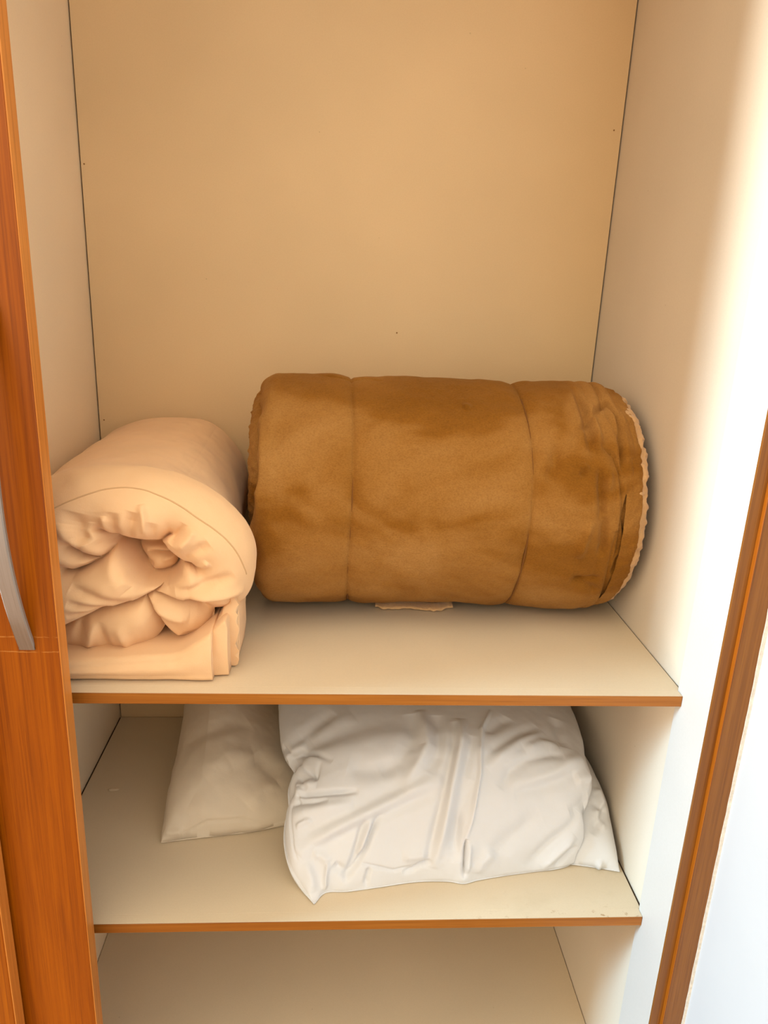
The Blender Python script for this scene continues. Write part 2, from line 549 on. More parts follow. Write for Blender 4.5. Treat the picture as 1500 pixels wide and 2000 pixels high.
S['blanket'] = [
    ([(0.3804, 1.1417, 1.2625),(0.4413, 1.2029, 1.3073),(0.4532, 1.1707, 1.2861),(0.4492, 1.1367, 1.257),(0.4492, 1.1121, 1.2229),(0.4542, 1.0987, 1.1911)], 0.0045, -0.013, 'soft'),
    ([(0.41, 1.1328, 1.2537),(0.4349, 1.1177, 1.234),(0.4438, 1.1049, 1.2113),(0.4476, 1.0938, 1.1822),(0.4531, 1.0858, 1.1297),(0.4572, 1.0905, 1.0832),(0.4504, 1.0951, 1.0558)], 0.003, -0.012, 'crease'),
    ([(0.4007, 1.2572, 1.3233),(0.3986, 1.198, 1.3044),(0.3984, 1.169, 1.2869),(0.3979, 1.135, 1.2559),(0.3995, 1.1178, 1.2333)], 0.006, -0.011, 'soft'),
    ([(0.412, 1.2054, 1.3082),(0.4108, 1.1742, 1.2908),(0.4124, 1.1418, 1.2637),(0.4108, 1.1203, 1.2375)], 0.006, 0.009, 'soft'),
    ([(0.4114, 1.1086, 1.2183),(0.413, 1.0934, 1.1827),(0.4169, 1.0857, 1.1495),(0.412, 1.084, 1.132)], 0.006, -0.011, 'soft'),
    ([(0.4207, 1.0849, 1.1432),(0.4259, 1.085, 1.0956),(0.4262, 1.0895, 1.0708)], 0.007, -0.011, 'soft'),
    ([(0.4008, 1.0845, 1.1361),(0.395, 1.0842, 1.1112),(0.3888, 1.0905, 1.0697)], 0.007, 0.009, 'soft'),
    ([(0.4284, 1.1046, 1.211),(0.4259, 1.0969, 1.1931),(0.4239, 1.0934, 1.183)], 0.005, 0.006, 'soft'),
    ([(0.4582, 1.0976, 1.1827),(0.4587, 1.0889, 1.1405),(0.4729, 1.1019, 1.0904)], 0.006, -0.009, 'soft'),
    ([(0.3747, 1.1091, 1.2172),(0.3855, 1.1094, 1.2185),(0.3939, 1.1067, 1.2139)], 0.0035, 0.005, 'soft'),
    ([(0.3786, 1.1032, 1.2056),(0.3851, 1.104, 1.2078),(0.3893, 1.1021, 1.204)], 0.0035, -0.005, 'soft'),
    ([(0.3447, 1.1297, 1.2467),(0.3405, 1.112, 1.22),(0.3293, 1.0995, 1.1921)], 0.01, -0.008, 'soft'),
    ([(0.4611, 1.0944, 1.0742),(0.4579, 1.1007, 1.0481),(0.4574, 1.1065, 1.0338)], 0.004, -0.005, 'soft'),
    ([(0.4408, 1.1243, 0.9966),(0.3952, 1.1063, 1.0267),(0.3861, 1.1103, 1.0198)], 0.008, -0.006, 'soft'),
    ([(0.3879, 1.1096, 1.0209),(0.4082, 1.1069, 1.025),(0.4372, 1.1049, 1.0284)], 0.006, -0.006, 'soft'),
    ([(0.2028, 1.1852, 1.2913),(0.2074, 1.1868, 1.2923),(0.2114, 1.1826, 1.2898)], 0.008, 0.007, 'soft'),
    ([(-0.036, 1.2842, 1.3227),(0.0011, 1.2712, 1.321),(0.0472, 1.2721, 1.3202),(0.0771, 1.259, 1.3183)], 0.006, -0.007, 'soft'),
    ([(-0.0855, 1.1457, 1.2649),(-0.0944, 1.1264, 1.243),(-0.0994, 1.1118, 1.2207)], 0.012, -0.004, 'soft'),
    ([(-0.124, 1.1764, 1.2754),(-0.1175, 1.1194, 1.2227),(-0.1211, 1.099, 1.1637),(-0.1235, 1.0972, 1.1097)], 0.008, 0.005, 'soft'),
]
S['white'] = [
    ([(-0.0475, 1.0033, 0.5746),(-0.0258, 1.0155, 0.5938),(0.0031, 1.0177, 0.6094),(0.0524, 1.0287, 0.6299),(0.0981, 1.0416, 0.6465),(0.1442, 1.0524, 0.6637),(0.1929, 1.0599, 0.6811)], 0.0112, 0.01, 'soft'),
    ([(-0.0185, 1.0063, 0.5744),(0.0124, 1.0122, 0.599),(0.0594, 1.0229, 0.6197),(0.1049, 1.0347, 0.6369),(0.1486, 1.0442, 0.6537),(0.1901, 1.0501, 0.6681)], 0.0125, -0.007, 'soft'),
    ([(-0.0526, 1.0123, 0.5858),(-0.0262, 1.0217, 0.6048),(0.0073, 1.0259, 0.6229),(0.0523, 1.036, 0.6389),(0.0982, 1.0494, 0.6553),(0.1422, 1.0597, 0.6718)], 0.015, -0.006, 'soft'),
    ([(0.2348, 1.1713, 0.7276),(0.2274, 1.1051, 0.7212),(0.2141, 1.067, 0.6935),(0.201, 1.037, 0.6511),(0.1884, 1.0189, 0.5946),(0.1763, 1.0072, 0.5436)], 0.0106, 0.012, 'soft'),
    ([(0.223, 1.1589, 0.7271),(0.2148, 1.0988, 0.7172),(0.1997, 1.0597, 0.6826),(0.1874, 1.0327, 0.6382),(0.1728, 1.0143, 0.5765),(0.1647, 1.0071, 0.5439)], 0.0081, -0.01, 'soft'),
    ([(0.2487, 1.1189, 0.7257),(0.236, 1.0782, 0.7072),(0.222, 1.0486, 0.6746),(0.2124, 1.0258, 0.63),(0.2095, 1.0109, 0.5737)], 0.0088, -0.008, 'soft'),
    ([(0.2977, 1.2026, 0.7264),(0.2695, 1.1362, 0.7267),(0.2586, 1.0893, 0.7161),(0.255, 1.0622, 0.6881),(0.2453, 1.0383, 0.656),(0.2368, 1.0209, 0.6197),(0.2302, 1.0129, 0.5955)], 0.0038, 0.008, 'soft'),
    ([(0.2379, 1.0552, 0.6822),(0.2307, 1.0368, 0.6573),(0.2179, 1.0227, 0.6239),(0.212, 1.0142, 0.5888),(0.2154, 1.0057, 0.5563)], 0.01, -0.009, 'soft'),
    ([(0.2314, 1.0132, 0.5966),(0.2296, 1.0072, 0.5749),(0.2289, 1.0021, 0.5508),(0.2293, 0.9995, 0.5301)], 0.0026, -0.018, 'crease'),
    ([(0.2364, 1.0114, 0.5882),(0.2348, 1.0054, 0.565),(0.2337, 1.0007, 0.5376)], 0.005, 0.007, 'soft'),
    ([(-0.0166, 1.1184, 0.6726),(-0.0229, 1.0912, 0.6577),(-0.0863, 1.1985, 0.6445),(-0.0696, 1.1753, 0.6432),(-0.0605, 1.1674, 0.6445)], 0.004, -0.006, 'soft'),
    ([(-0.0377, 1.0792, 0.644),(-0.0695, 1.1731, 0.6389),(-0.0518, 1.1669, 0.6536),(-0.0239, 1.1374, 0.6745),(0.0053, 1.11, 0.6787)], 0.005, -0.008, 'soft'),
    ([(-0.0801, 1.1829, 0.6289),(-0.0649, 1.178, 0.653),(-0.0425, 1.1776, 0.6678)], 0.01, 0.006, 'soft'),
    ([(-0.0526, 1.0641, 0.6268),(-0.0519, 1.0775, 0.6336),(-0.0213, 1.0657, 0.6456),(0.0178, 1.0591, 0.6548),(0.0499, 1.0573, 0.6588)], 0.0045, -0.01, 'soft'),
    ([(-0.0472, 1.0683, 0.6327),(-0.053, 1.0981, 0.6372),(-0.0219, 1.0807, 0.6533)], 0.0075, 0.006, 'soft'),
    ([(-0.0654, 1.0714, 0.6162),(-0.0512, 1.065, 0.6283),(-0.0278, 1.0564, 0.6365),(-0.0003, 1.0524, 0.6451)], 0.005, -0.006, 'soft'),
    ([(-0.0618, 1.0508, 0.6109),(-0.0365, 1.0469, 0.6249),(-0.0046, 1.043, 0.6362),(0.0409, 1.0425, 0.6446)], 0.01, 0.006, 'soft'),
    ([(-0.0539, 1.034, 0.6055),(-0.0382, 1.0356, 0.6151),(-0.0268, 1.0341, 0.619)], 0.004, 0.005, 'soft'),
    ([(-0.0632, 1.0735, 0.6202),(-0.0639, 1.0488, 0.607),(-0.0599, 1.0227, 0.5905),(-0.0495, 0.9994, 0.5672)], 0.0025, -0.0035, 'soft'),
    ([(0.0616, 1.0259, 0.6253),(0.0529, 1.0156, 0.604),(0.0423, 1.0004, 0.5709),(0.0272, 0.988, 0.541)], 0.0045, -0.008, 'soft'),
    ([(0.0866, 1.032, 0.6338),(0.0733, 1.0191, 0.6091),(0.0624, 1.0078, 0.5833),(0.0426, 0.9945, 0.557),(0.0274, 0.9864, 0.5343)], 0.0045, -0.01, 'soft'),
    ([(0.0729, 1.0272, 0.6269),(0.0621, 1.0145, 0.5994),(0.0513, 1.0027, 0.5742)], 0.005, 0.006, 'soft'),
    ([(0.002, 0.9997, 0.565),(-0.002, 0.9916, 0.5463),(-0.0048, 0.9824, 0.5246)], 0.004, 0.008, 'soft'),
    ([(0.0099, 0.9974, 0.5629),(0.0247, 0.9922, 0.5538),(0.0339, 0.9889, 0.5429)], 0.0075, -0.007, 'soft'),
    ([(-0.0253, 1.007, 0.5765),(-0.0095, 1.005, 0.5727),(0.0042, 0.999, 0.5643)], 0.0075, 0.005, 'soft'),
    ([(-0.036, 0.9983, 0.5653),(-0.0264, 0.9863, 0.5461),(-0.0213, 0.9739, 0.5276)], 0.0075, 0.004, 'soft'),
    ([(0.0515, 0.9984, 0.5643),(0.0789, 0.9986, 0.5555),(0.1113, 1.001, 0.5445),(0.1482, 1.0072, 0.5496)], 0.0025, -0.004, 'soft'),
    ([(0.0698, 0.9977, 0.5565),(0.0656, 0.9922, 0.5393),(0.0638, 0.9897, 0.525)], 0.004, -0.006, 'soft'),
    ([(0.1254, 1.0026, 0.5401),(0.1438, 1.0055, 0.5428),(0.1551, 1.008, 0.5516),(0.1758, 1.0093, 0.5558)], 0.004, -0.007, 'soft'),
    ([(0.1246, 1.0086, 0.5654),(0.1454, 1.0108, 0.566),(0.1685, 1.012, 0.5675)], 0.0088, 0.006, 'soft'),
    ([(0.163, 1.2026, 0.7246),(0.1678, 1.1518, 0.723),(0.1706, 1.1067, 0.7145),(0.155, 1.0863, 0.6986),(0.1355, 1.0663, 0.6777),(0.1236, 1.0554, 0.6642)], 0.01, 0.008, 'soft'),
    ([(0.147, 1.1928, 0.722),(0.1447, 1.1395, 0.7199),(0.1376, 1.1092, 0.7099),(0.1178, 1.0893, 0.6937),(0.0871, 1.078, 0.68)], 0.015, -0.008, 'soft'),
    ([(0.1937, 1.1826, 0.7259),(0.1913, 1.123, 0.7227),(0.1832, 1.0881, 0.7055),(0.168, 1.0696, 0.6862)], 0.0112, -0.007, 'soft'),
    ([(0.0313, 1.0954, 0.6809),(0.0756, 1.0828, 0.6819),(0.1107, 1.0866, 0.6902)], 0.0175, -0.006, 'soft'),
    ([(-0.0704, 1.1862, 0.6561),(-0.0336, 1.202, 0.6834),(0.0063, 1.2298, 0.7007)], 0.0175, -0.006, 'soft'),
    ([(-0.0326, 1.176, 0.6719),(0.0042, 1.1944, 0.6944),(0.0419, 1.2112, 0.7069)], 0.02, 0.004, 'soft'),
    ([(0.2614, 1.0741, 0.7017),(0.2861, 1.0953, 0.7176),(0.3251, 1.1278, 0.721),(0.3767, 1.169, 0.7142)], 0.0088, -0.006, 'soft'),
    ([(0.2682, 1.0687, 0.6945),(0.2944, 1.085, 0.7108),(0.3317, 1.1115, 0.7178),(0.3885, 1.1527, 0.7103)], 0.0088, 0.005, 'soft'),
    ([(0.2888, 1.0519, 0.6677),(0.3099, 1.0688, 0.6887),(0.341, 1.0819, 0.7018),(0.3873, 1.0988, 0.7039),(0.4107, 1.0994, 0.6978)], 0.01, -0.008, 'soft'),
    ([(0.3088, 1.056, 0.6701),(0.3442, 1.063, 0.6732),(0.3878, 1.074, 0.6819),(0.4185, 1.0893, 0.6907),(0.4518, 1.1196, 0.6805)], 0.0112, 0.007, 'soft'),
    ([(0.3135, 1.052, 0.6619),(0.3639, 1.0602, 0.6639),(0.4133, 1.0735, 0.6738),(0.4515, 1.0914, 0.6719)], 0.0125, -0.006, 'soft'),
    ([(0.2683, 1.1361, 0.7268),(0.2872, 1.142, 0.7258),(0.3266, 1.182, 0.7233)], 0.0112, -0.006, 'soft'),
    ([(0.426, 1.2096, 0.703),(0.4186, 1.1643, 0.7027),(0.42, 1.1228, 0.6987)], 0.0125, -0.006, 'soft'),
    ([(0.3389, 1.0981, 0.7129),(0.3749, 1.1211, 0.7113),(0.4073, 1.1247, 0.7031)], 0.01, 0.005, 'soft'),
    ([(0.2761, 1.0149, 0.5617),(0.3145, 1.028, 0.5932),(0.3488, 1.0379, 0.6133),(0.3637, 1.0415, 0.6189)], 0.015, -0.005, 'soft'),
    ([(0.341, 1.0222, 0.5309),(0.3763, 1.0312, 0.5667),(0.4157, 1.0425, 0.5945),(0.4352, 1.0564, 0.6145)], 0.0112, -0.006, 'soft'),
    ([(0.3694, 1.0254, 0.5247),(0.3977, 1.0314, 0.5516),(0.4278, 1.0427, 0.5767)], 0.0075, 0.006, 'soft'),
    ([(0.3922, 1.0279, 0.5251),(0.4117, 1.0331, 0.541),(0.4324, 1.0419, 0.5567)], 0.005, -0.006, 'soft'),
    ([(0.2529, 1.0061, 0.5323),(0.2592, 1.0099, 0.552),(0.2806, 1.0174, 0.571)], 0.0112, 0.005, 'soft'),
    ([(0.4265, 1.0738, 0.6677),(0.4436, 1.081, 0.6681),(0.4605, 1.0906, 0.6579)], 0.01, 0.006, 'soft'),
    ([(0.4149, 1.049, 0.6182),(0.4383, 1.0631, 0.6241),(0.4542, 1.0753, 0.6289)], 0.0125, -0.005, 'soft'),
]
S['under'] = [
    ([(0.4778, 1.1172, 0.6108),(0.4915, 1.1179, 0.6072),(0.4929, 1.1031, 0.5977),(0.4755, 1.0757, 0.581)], 0.006, 0.006, 'soft'),
    ([(0.4693, 1.0997, 0.5994),(0.4899, 1.0912, 0.5893),(0.4637, 1.0576, 0.5666)], 0.008, -0.007, 'soft'),
    ([(0.4759, 1.0977, 0.5976),(0.4794, 1.0759, 0.5807),(0.4893, 1.0636, 0.5692)], 0.006, 0.004, 'soft'),
    ([(0.4766, 1.032, 0.5354),(0.4727, 1.0302, 0.5221),(0.4699, 1.05, 0.5185)], 0.005, 0.006, 'soft'),
    ([(0.4859, 1.0289, 0.5322),(0.4954, 1.05, 0.5185),(0.4913, 1.05, 0.5185)], 0.004, -0.004, 'soft'),
]
S['grey'] = [
    ([(-0.28, 1.2409, 0.6158),(-0.2225, 1.2536, 0.6462),(-0.1657, 1.3042, 0.6351)], 0.02, -0.006, 'soft'),
    ([(-0.2302, 1.165, 0.6112),(-0.1932, 1.2011, 0.6226),(-0.1455, 1.2242, 0.6105)], 0.02, 0.006, 'soft'),
    ([(-0.1455, 1.2242, 0.6105),(-0.1221, 1.2094, 0.5953),(-0.0958, 1.1999, 0.5807)], 0.022, -0.005, 'soft'),
    ([(-0.1469, 1.1374, 0.5654),(-0.125, 1.1636, 0.5784),(-0.0984, 1.1869, 0.5776)], 0.014, 0.006, 'soft'),
    ([(-0.2458, 1.1309, 0.5794),(-0.2037, 1.1222, 0.5613),(-0.1492, 1.1254, 0.5457)], 0.018, 0.004, 'soft'),
    ([(-0.2827, 1.1015, 0.5292),(-0.2565, 1.1057, 0.5295),(-0.2152, 1.1159, 0.5503),(-0.1591, 1.1246, 0.5483),(-0.0943, 1.135, 0.5246)], 0.003, -0.003, 'soft'),
    ([(-0.2905, 1.1077, 0.5364),(-0.2762, 1.104, 0.5353),(-0.2564, 1.1068, 0.537)], 0.006, 0.005, 'soft'),
]
#STROKES_END

XL, XR = -0.4766, 0.5172
Z1, Z2, Z3 = EYE - 0.5575, EYE - 0.963, EYE - 1.383
TOP = 2.36


# ------------------------------------------------------------------ setting
def build_room():
    v, f = box(-3.6, 0.5625, -3.0, 1.7, -0.06, 0.0)
    tag(mesh_obj('floor', v, f, M['floor']), kind='structure')
    # side wall of the room beside the wardrobe, its plaster edge slightly uneven against the frame
    v, f = box(0.5625, 0.70, -3.0, 1.7, -0.06, 2.6)
    tag(mesh_obj('wall_right', v, f, M['wall']), kind='structure')


def build_wardrobe():
    w = empty('wardrobe', (0.02, 1.2, 0.0))
    tag(w, 'built in wooden wardrobe with cream interior and two open shelves', 'wardrobe')
    g = 0.0026
    bevel_box('back_panel', XL + g, XR - g, 1.500, 1.506, 0.02, TOP, M['back'], w, 0.0004, 1)
    bevel_box('backing_board', XL - 0.016, XR + 0.016, 1.5165, 1.522, 0.02, TOP, M['dark'], w, 0)
    bevel_box('side_panel', XL - 0.016, XL, 0.905, 1.516, 0.0, TOP, M['side'], w, 0.0006, 1)
    bevel_box('side_panel', XR, XR + 0.016, 0.9436, 1.516, 0.0, TOP, M['side_right'], w, 0.0006, 1)
    bevel_box('filler_strip', 0.5107, 0.5333, 0.8536, 0.9434, 0.0, TOP, M['filler'], w, 0.0008, 2)
    bevel_box('top_panel', XL, XR, 0.90, 1.499, TOP - 0.016, TOP, M['side'], w, 0.0006, 1)
    # shelves: laminated board with a wood-coloured edge band on the front
    for z, yf, gx, sm in ((Z1, 0.9255, 0.0016, M['shelf']), (Z2, 0.9265, 0.0032, M['shelf_worn'])):
        s = bevel_box('shelf', XL + gx, XR - gx, 0.9445, 1.4972, z - 0.0168, z, sm, w, 0.0006, 1)
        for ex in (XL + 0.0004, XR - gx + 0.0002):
            bevel_box('gap_shade_strip', ex, ex + gx - 0.0006, 0.9447, 1.4972, z - 0.0168, z - 0.0012, M['gap_shade'], s, 0)  # added dark strip filling the side gap, painted as its shadow line
        bevel_box('shelf_front', XL + gx, 0.5102, yf + 0.0012, 0.9448, z - 0.0168, z, sm, s, 0.0, 1)
        bevel_box('edge_band', XL + gx, 0.5102, yf, yf + 0.0012, z - 0.0168, z - 0.0004, M['band'], s, 0.0003, 1)
    bevel_box('base_panel', XL + 0.001, XR - 0.0012, 0.905, 1.4985, Z3 - 0.018, Z3, M['shelf'], w, 0.0006, 1)
    bevel_box('plinth', XL, 0.5107, 0.93, 0.946, 0.0, Z3 - 0.018, M['band'], w, 0.0006, 1)
    # right jamb: recessed strip, then a proud outer strip with a rounded lip, then chipped paint on the wall
    j = bevel_box('frame_post', 0.5107, 0.5268, 0.8500, 0.8535, 0.0, TOP, M['jamb'], w, 0.0004, 1)
    bevel_box('outer_strip', 0.5279, 0.5590, 0.8440, 0.8535, 0.0, TOP, M['jamb'], j, 0.0010, 2)
    bevel_box('lip', 0.5268, 0.5281, 0.8430, 0.8535, 0.0, TOP, M['lip'], j, 0.0006, 2)
    rng = random.Random(4)
    v, f = [], []
    n = 420
    for i in range(n):
        z = TOP * i / (n - 1)
        a = 0.5 + 0.5 * noise.noise(Vector((z * 5.0, 0.3, 0)))
        b = noise.noise(Vector((z * 45.0, 2.3, 0)))
        wdt = 0.0007 + 0.0060 * max(0, a - 0.62) + 0.0007 * b
        x = 0.5590 - max(0.0003, wdt)
        v += [(x, 0.8428 + 0.0004 * b, z), (0.5626, 0.8422, z), (0.5626, 0.8535, z), (x, 0.8535, z)]
        if i:
            k = 4 * (i - 1)
            for q in range(4):
                r = (q + 1) % 4
                f.append((k + q, k + r, k + 4 + r, k + 4 + q))
    mesh_obj('chipped_paint', v, f, M['caulk'], None)
    link_to(bpy.data.objects['chipped_paint'], j)
    # small screw holes in the back panel
    for x, z in ((0.5000, 0.2868), (-0.4680, 0.1828), (-0.4650, -0.2849), (0.1132, -0.0938)):
        nn = 14
        r = 0.0015
        vv = [(x + r * math.cos(t * 2 * math.pi / nn), 1.4994, EYE + z + r * math.sin(t * 2 * math.pi / nn)) for t in range(nn)]
        vv += [(x + r * .55 * math.cos(t * 2 * math.pi / nn), 1.4988, EYE + z + r * .55 * math.sin(t * 2 * math.pi / nn)) for t in range(nn)]
        vv += [(x, 1.4996, EYE + z)]
        ff = [(t, (t + 1) % nn, nn + (t + 1) % nn, nn + t) for t in range(nn)] + [(nn + t, nn + (t + 1) % nn, 2 * nn) for t in range(nn)]
        link_to(mesh_obj('screw_cap', vv, ff, M['screw']), w)
    return w


def rounded_slab(name, x0, x1, y0, y1, z0, z1, r, mat, parent):
    return bevel_box(name, x0, x1, y0, y1, z0, z1, mat, parent, r, 4)


def build_doors():
    d = empty('sliding_door', (-0.8, 0.8875, 0.03))
    tag(d, 'orange wood sliding door leaf with bowed steel handle, behind the foremost leaf', 'door')
    rounded_slab('door_panel', -1.40, -0.3485, 0.8745, 0.8995, 0.03, 2.34, 0.0012, M['door'], d)
    bevel_box('edge_strip', -0.3485, -0.3468, 0.8748, 0.8997, 0.03, 2.34, M['edge'], d, 0.0006, 2)
    # bowed flat bar handle
    n = 48
    zc, half = EYE - 0.2470, 0.2172
    xa, xb = -0.3970, -0.3768
    v, f = [], []
    pr = lambda t: 0.0475 * (1 - t * t)
    for i in range(n + 1):
        t = -1 + 2 * i / n
        yo = 0.8743 - pr(t) - 0.002
        slope = 2 * 0.0475 * t / half
        L = math.hypot(1, slope)
        ny, nz = -1 / L, slope * 0 / L
        th = 0.0075
        z = zc + t * half
        c = 0.0016
        yi = min(0.8744, yo + th)
        ring = [(xa + c, yo), (xb - c, yo), (xb, yo + c), (xb, yi - c), (xb - c, yi), (xa + c, yi), (xa, yi - c), (xa, yo + c)]
        v += [(x, y, z) for x, y in ring]
        if i:
            k = 8 * (i - 1)
            for q in range(8):
                r = (q + 1) % 8
                f.append((k + q, k + r, k + 8 + r, k + 8 + q))
    f.append(tuple(range(7, -1, -1)))
    f.append(tuple(range(8 * n, 8 * n + 8)))
    h = mesh_obj('handle', v, f, M['metal'], None)
    link_to(h, d)
    for z in (zc - half + 0.016, zc + half - 0.016):
        bevel_box('handle_foot', xa + 0.004, xb - 0.004, 0.8690, 0.8744, z - 0.006, z + 0.006, M['metal'], h, 0.001, 1)
    e = empty('sliding_door', (-0.9, 0.855, 0.03))
    tag(e, 'foremost orange wood sliding door leaf at the lower left corner', 'door')
    rounded_slab('door_panel', -1.55, -0.4500, 0.8420, 0.8665, 0.03, 2.34, 0.002, M['door'], e)
    bevel_box('edge_strip', -0.4502, -0.4483, 0.8425, 0.8665, 0.03, 2.34, M['edge'], e, 0.0008, 2)


# ------------------------------------------------------------------ soft things
BASES = {}


def finish(key, V, F):
    BASES[key] = (V, F)
    return V


def build_blanket():
    b = empty('rolled_blanket', (0.17, 1.2886, Z1))
    tag(b, 'rolled brown plush blanket lying on the upper shelf against the right side', 'blanket')
    nphi = 520
    cy, cz, R = 1.2886, EYE - 0.3600, 0.2025
    xl, xr = -0.131, 0.4800
    st = []                                              # (x, radius factor) stations along the roll
    for t in np.linspace(0.05, 0.8, 14):
        st.append((xl + 0.030 - 0.006 * t, t))
    rl = 0.030
    for a in np.linspace(0, math.pi / 2, 22):
        st.append((xl + rl * (1 - math.cos(a)), 1 - (rl * 1.15 / R) * (1 - math.sin(a))))
    for x in np.linspace(xl + rl, xr - 0.04, 300)[1:-1]:
        st.append((x, 1.0))
    rr = 0.040
    for a in np.linspace(0, math.pi / 2, 34):
        st.append((xr - rr + rr * math.sin(a), 1 - (rr * 0.9 / R) * (1 - math.cos(a))))
    for t in np.linspace(0.8, 0.05, 14):
        st.append((xr - 0.012 + 0.004 * t, t))
    st = np.array(st)
    x = st[:, 0][:, None]
    rf = st[:, 1][:, None]
    ph = np.linspace(0, 2 * math.pi, nphi, endpoint=False)[None, :]
    # the waist is a little thinner than the ends
    s = (x - xl) / (xr - xl)
    fat = 1.0 + 0.022 * np.exp(-(s / 0.22) ** 2) + 0.030 * np.exp(-((s - 0.93) / 0.22) ** 2) - 0.012
    rad = R * rf * fat
    X = np.repeat(x, nphi, 1)
    Y = cy + rad * np.cos(ph) * 0.995
    Z = cz + rad * np.sin(ph)
    V = np.stack([X, Y, Z], -1).reshape(-1, 3)
    F = grid_faces(len(st), nphi, True)
    finish('blanket', V, F)
    N = normals(V, F)
    # soft lumps and quilted puffs
    V0 = V.copy()
    V = V + N * (0.010 * fbm(V, 7, 3, 2) + 0.0030 * fbm(V, 30, 5, 2))[:, None]
    # two sewn rings around the roll
    for sx in (0.0245, 0.3055):
        d = np.abs(V[:, 0] - sx - 0.002 * np.sin(3 * np.arctan2(V[:, 2] - cz, V[:, 1] - cy)))
        V = V + N * (-0.0045 * np.exp(-d / 0.0022) - 0.0045 * np.exp(-(d / 0.016) ** 2))[:, None]
    # gathered folds near the right end
    ang = np.arctan2(V[:, 2] - cz, V[:, 1] - cy)
    wob = 0.010 * np.sin(2.3 * ang + 0.7) + 0.006 * np.sin(5.1 * ang)
    for fx, w, dp in ((0.447, 0.0045, -0.0085), (0.466, 0.0030, -0.0075), (0.424, 0.007, -0.0045)):
        d = np.abs(V[:, 0] - fx - wob * (1.0 if fx < 0.46 else 0.4))
        m = 0.55 + 0.45 * np.sin(1.7 * ang + fx * 40)
        V = V + N * (dp * m * np.exp(-d / w))[:, None]
    # scalloped left edge
    d = np.exp(-((V[:, 0] - xl) / 0.016) ** 2)
    V[:, 0] += d * (0.0045 * np.abs(np.sin(9.5 * ang + 0.6)) + 0.010 * fbm(V, 12, 9, 2))
    V = strokes(V, N, S.get('blanket', []), V0)
    lim = Z1 + 0.0012
    V[:, 2] = np.where(V[:, 2] < lim + 0.012, lim + 0.012 * np.exp((np.minimum(V[:, 2], lim + 0.012) - lim - 0.012) / 0.012), V[:, 2])
    V[:, 1] = np.minimum(V[:, 1], 1.4975)
    np_mesh('outer_layer', V, F, M['velvet'], b)

    # seam threads lying in the two rings
    for sx in (0.0245, 0.3055):
        n = 160
        v, fc = [], []
        for i in range(n):
            a = math.radians(110 + 170 * i / (n - 1))
            s_ = (sx - xl) / (xr - xl)
            ft = 1.0 + 0.022 * math.exp(-(s_ / 0.22) ** 2) + 0.030 * math.exp(-((s_ - 0.93) / 0.22) ** 2) - 0.012
            r = R * ft - 0.0075
            px = sx + 0.002 * math.sin(3 * math.atan2(math.sin(a), math.cos(a)))
            c = Vector((px, cy + r * math.cos(a) * 0.995, cz + r * math.sin(a)))
            nrm = Vector((0, math.cos(a), math.sin(a)))
            # ride on the real surface
            for k in range(6):
                t = k * math.pi / 3
                v.append(c + Vector((0.0011 * math.cos(t), 0, 0)) + nrm * 0.0011 * math.sin(t))
            if i:
                q = 6 * (i - 1)
                for k in range(6):
                    fc.append((q + k, q + (k + 1) % 6, q + 6 + (k + 1) % 6, q + 6 + k))
        link_to(mesh_obj('seam', v, fc, M['velvet_seam'], None, True), b)

    # fleece lining showing beyond the right edge
    def ring(name, xs, rs, mat, bump, seed, arc=(0, 2 * math.pi), oy=0.0, oz=0.0, n=420):
        p = np.linspace(arc[0], arc[1], n)[None, :]
        xs, rs = np.array(xs)[:, None], np.array(rs)[:, None]
        VV = np.stack([np.repeat(xs, n, 1), cy + oy + rs * np.cos(p), cz + oz + rs * np.sin(p)], -1).reshape(-1, 3)
        FF = grid_faces(len(xs), n)
        NN = normals(VV, FF)
        VV = VV + NN * (bump * fbm(VV, 110, seed, 2) + 0.4 * bump * fbm(VV, 20, seed + 1, 2))[:, None]
        VV[:, 0] = np.minimum(VV[:, 0], XR - 0.002)
        VV[:, 1] = np.minimum(VV[:, 1], 1.4975)
        VV[:, 2] = np.maximum(VV[:, 2], Z1 + 0.0012)
        return np_mesh(name, VV, FF, mat, b)
    t = np.linspace(0, math.pi, 26)
    ring('sherpa_lining', 0.474 + 0.0255 * np.sin(t), 0.1735 - 0.0185 * np.cos(t), M['sherpa'], 0.007, 21)
    t = np.linspace(0, math.pi, 30)
    ring('inner_layer', 0.455 + 0.030 * np.sin(t), 0.190 - 0.009 * np.cos(t), M['velvet'], 0.004, 25)
    # inner turns of the roll bulging out at the left end
    ring('inner_layer', xl + 0.010 - 0.026 * np.sin(t), 0.110 - 0.035 * np.cos(t), M['velvet'], 0.005, 31, oy=0.040, oz=0.030)
    # loose flap of lining under the roll
    xs = np.linspace(0.075, 0.215, 120)
    rows = []
    for k, (yy, zz) in enumerate(((1.225, 0.0020), (1.212, 0.0022), (1.206, 0.0042), (1.212, 0.0066), (1.232, 0.0080))):
        rows.append(np.stack([xs, yy + 0.004 * np.sin(xs * 60), Z1 + zz + 0 * xs], -1))
    VV = np.array(rows).reshape(-1, 3)
    FF = grid_faces(5, 120)
    VV[:, 1] += 0.010 * fbm(VV, 70, 8, 2) + 0.03 * ((VV[:, 0] - 0.145) / 0.07) ** 4 * 0.4
    VV[:, 2] += 0.002 * fbm(VV, 150, 18, 2)
    np_mesh('sherpa_lining', VV, FF, M['sherpa'], b)


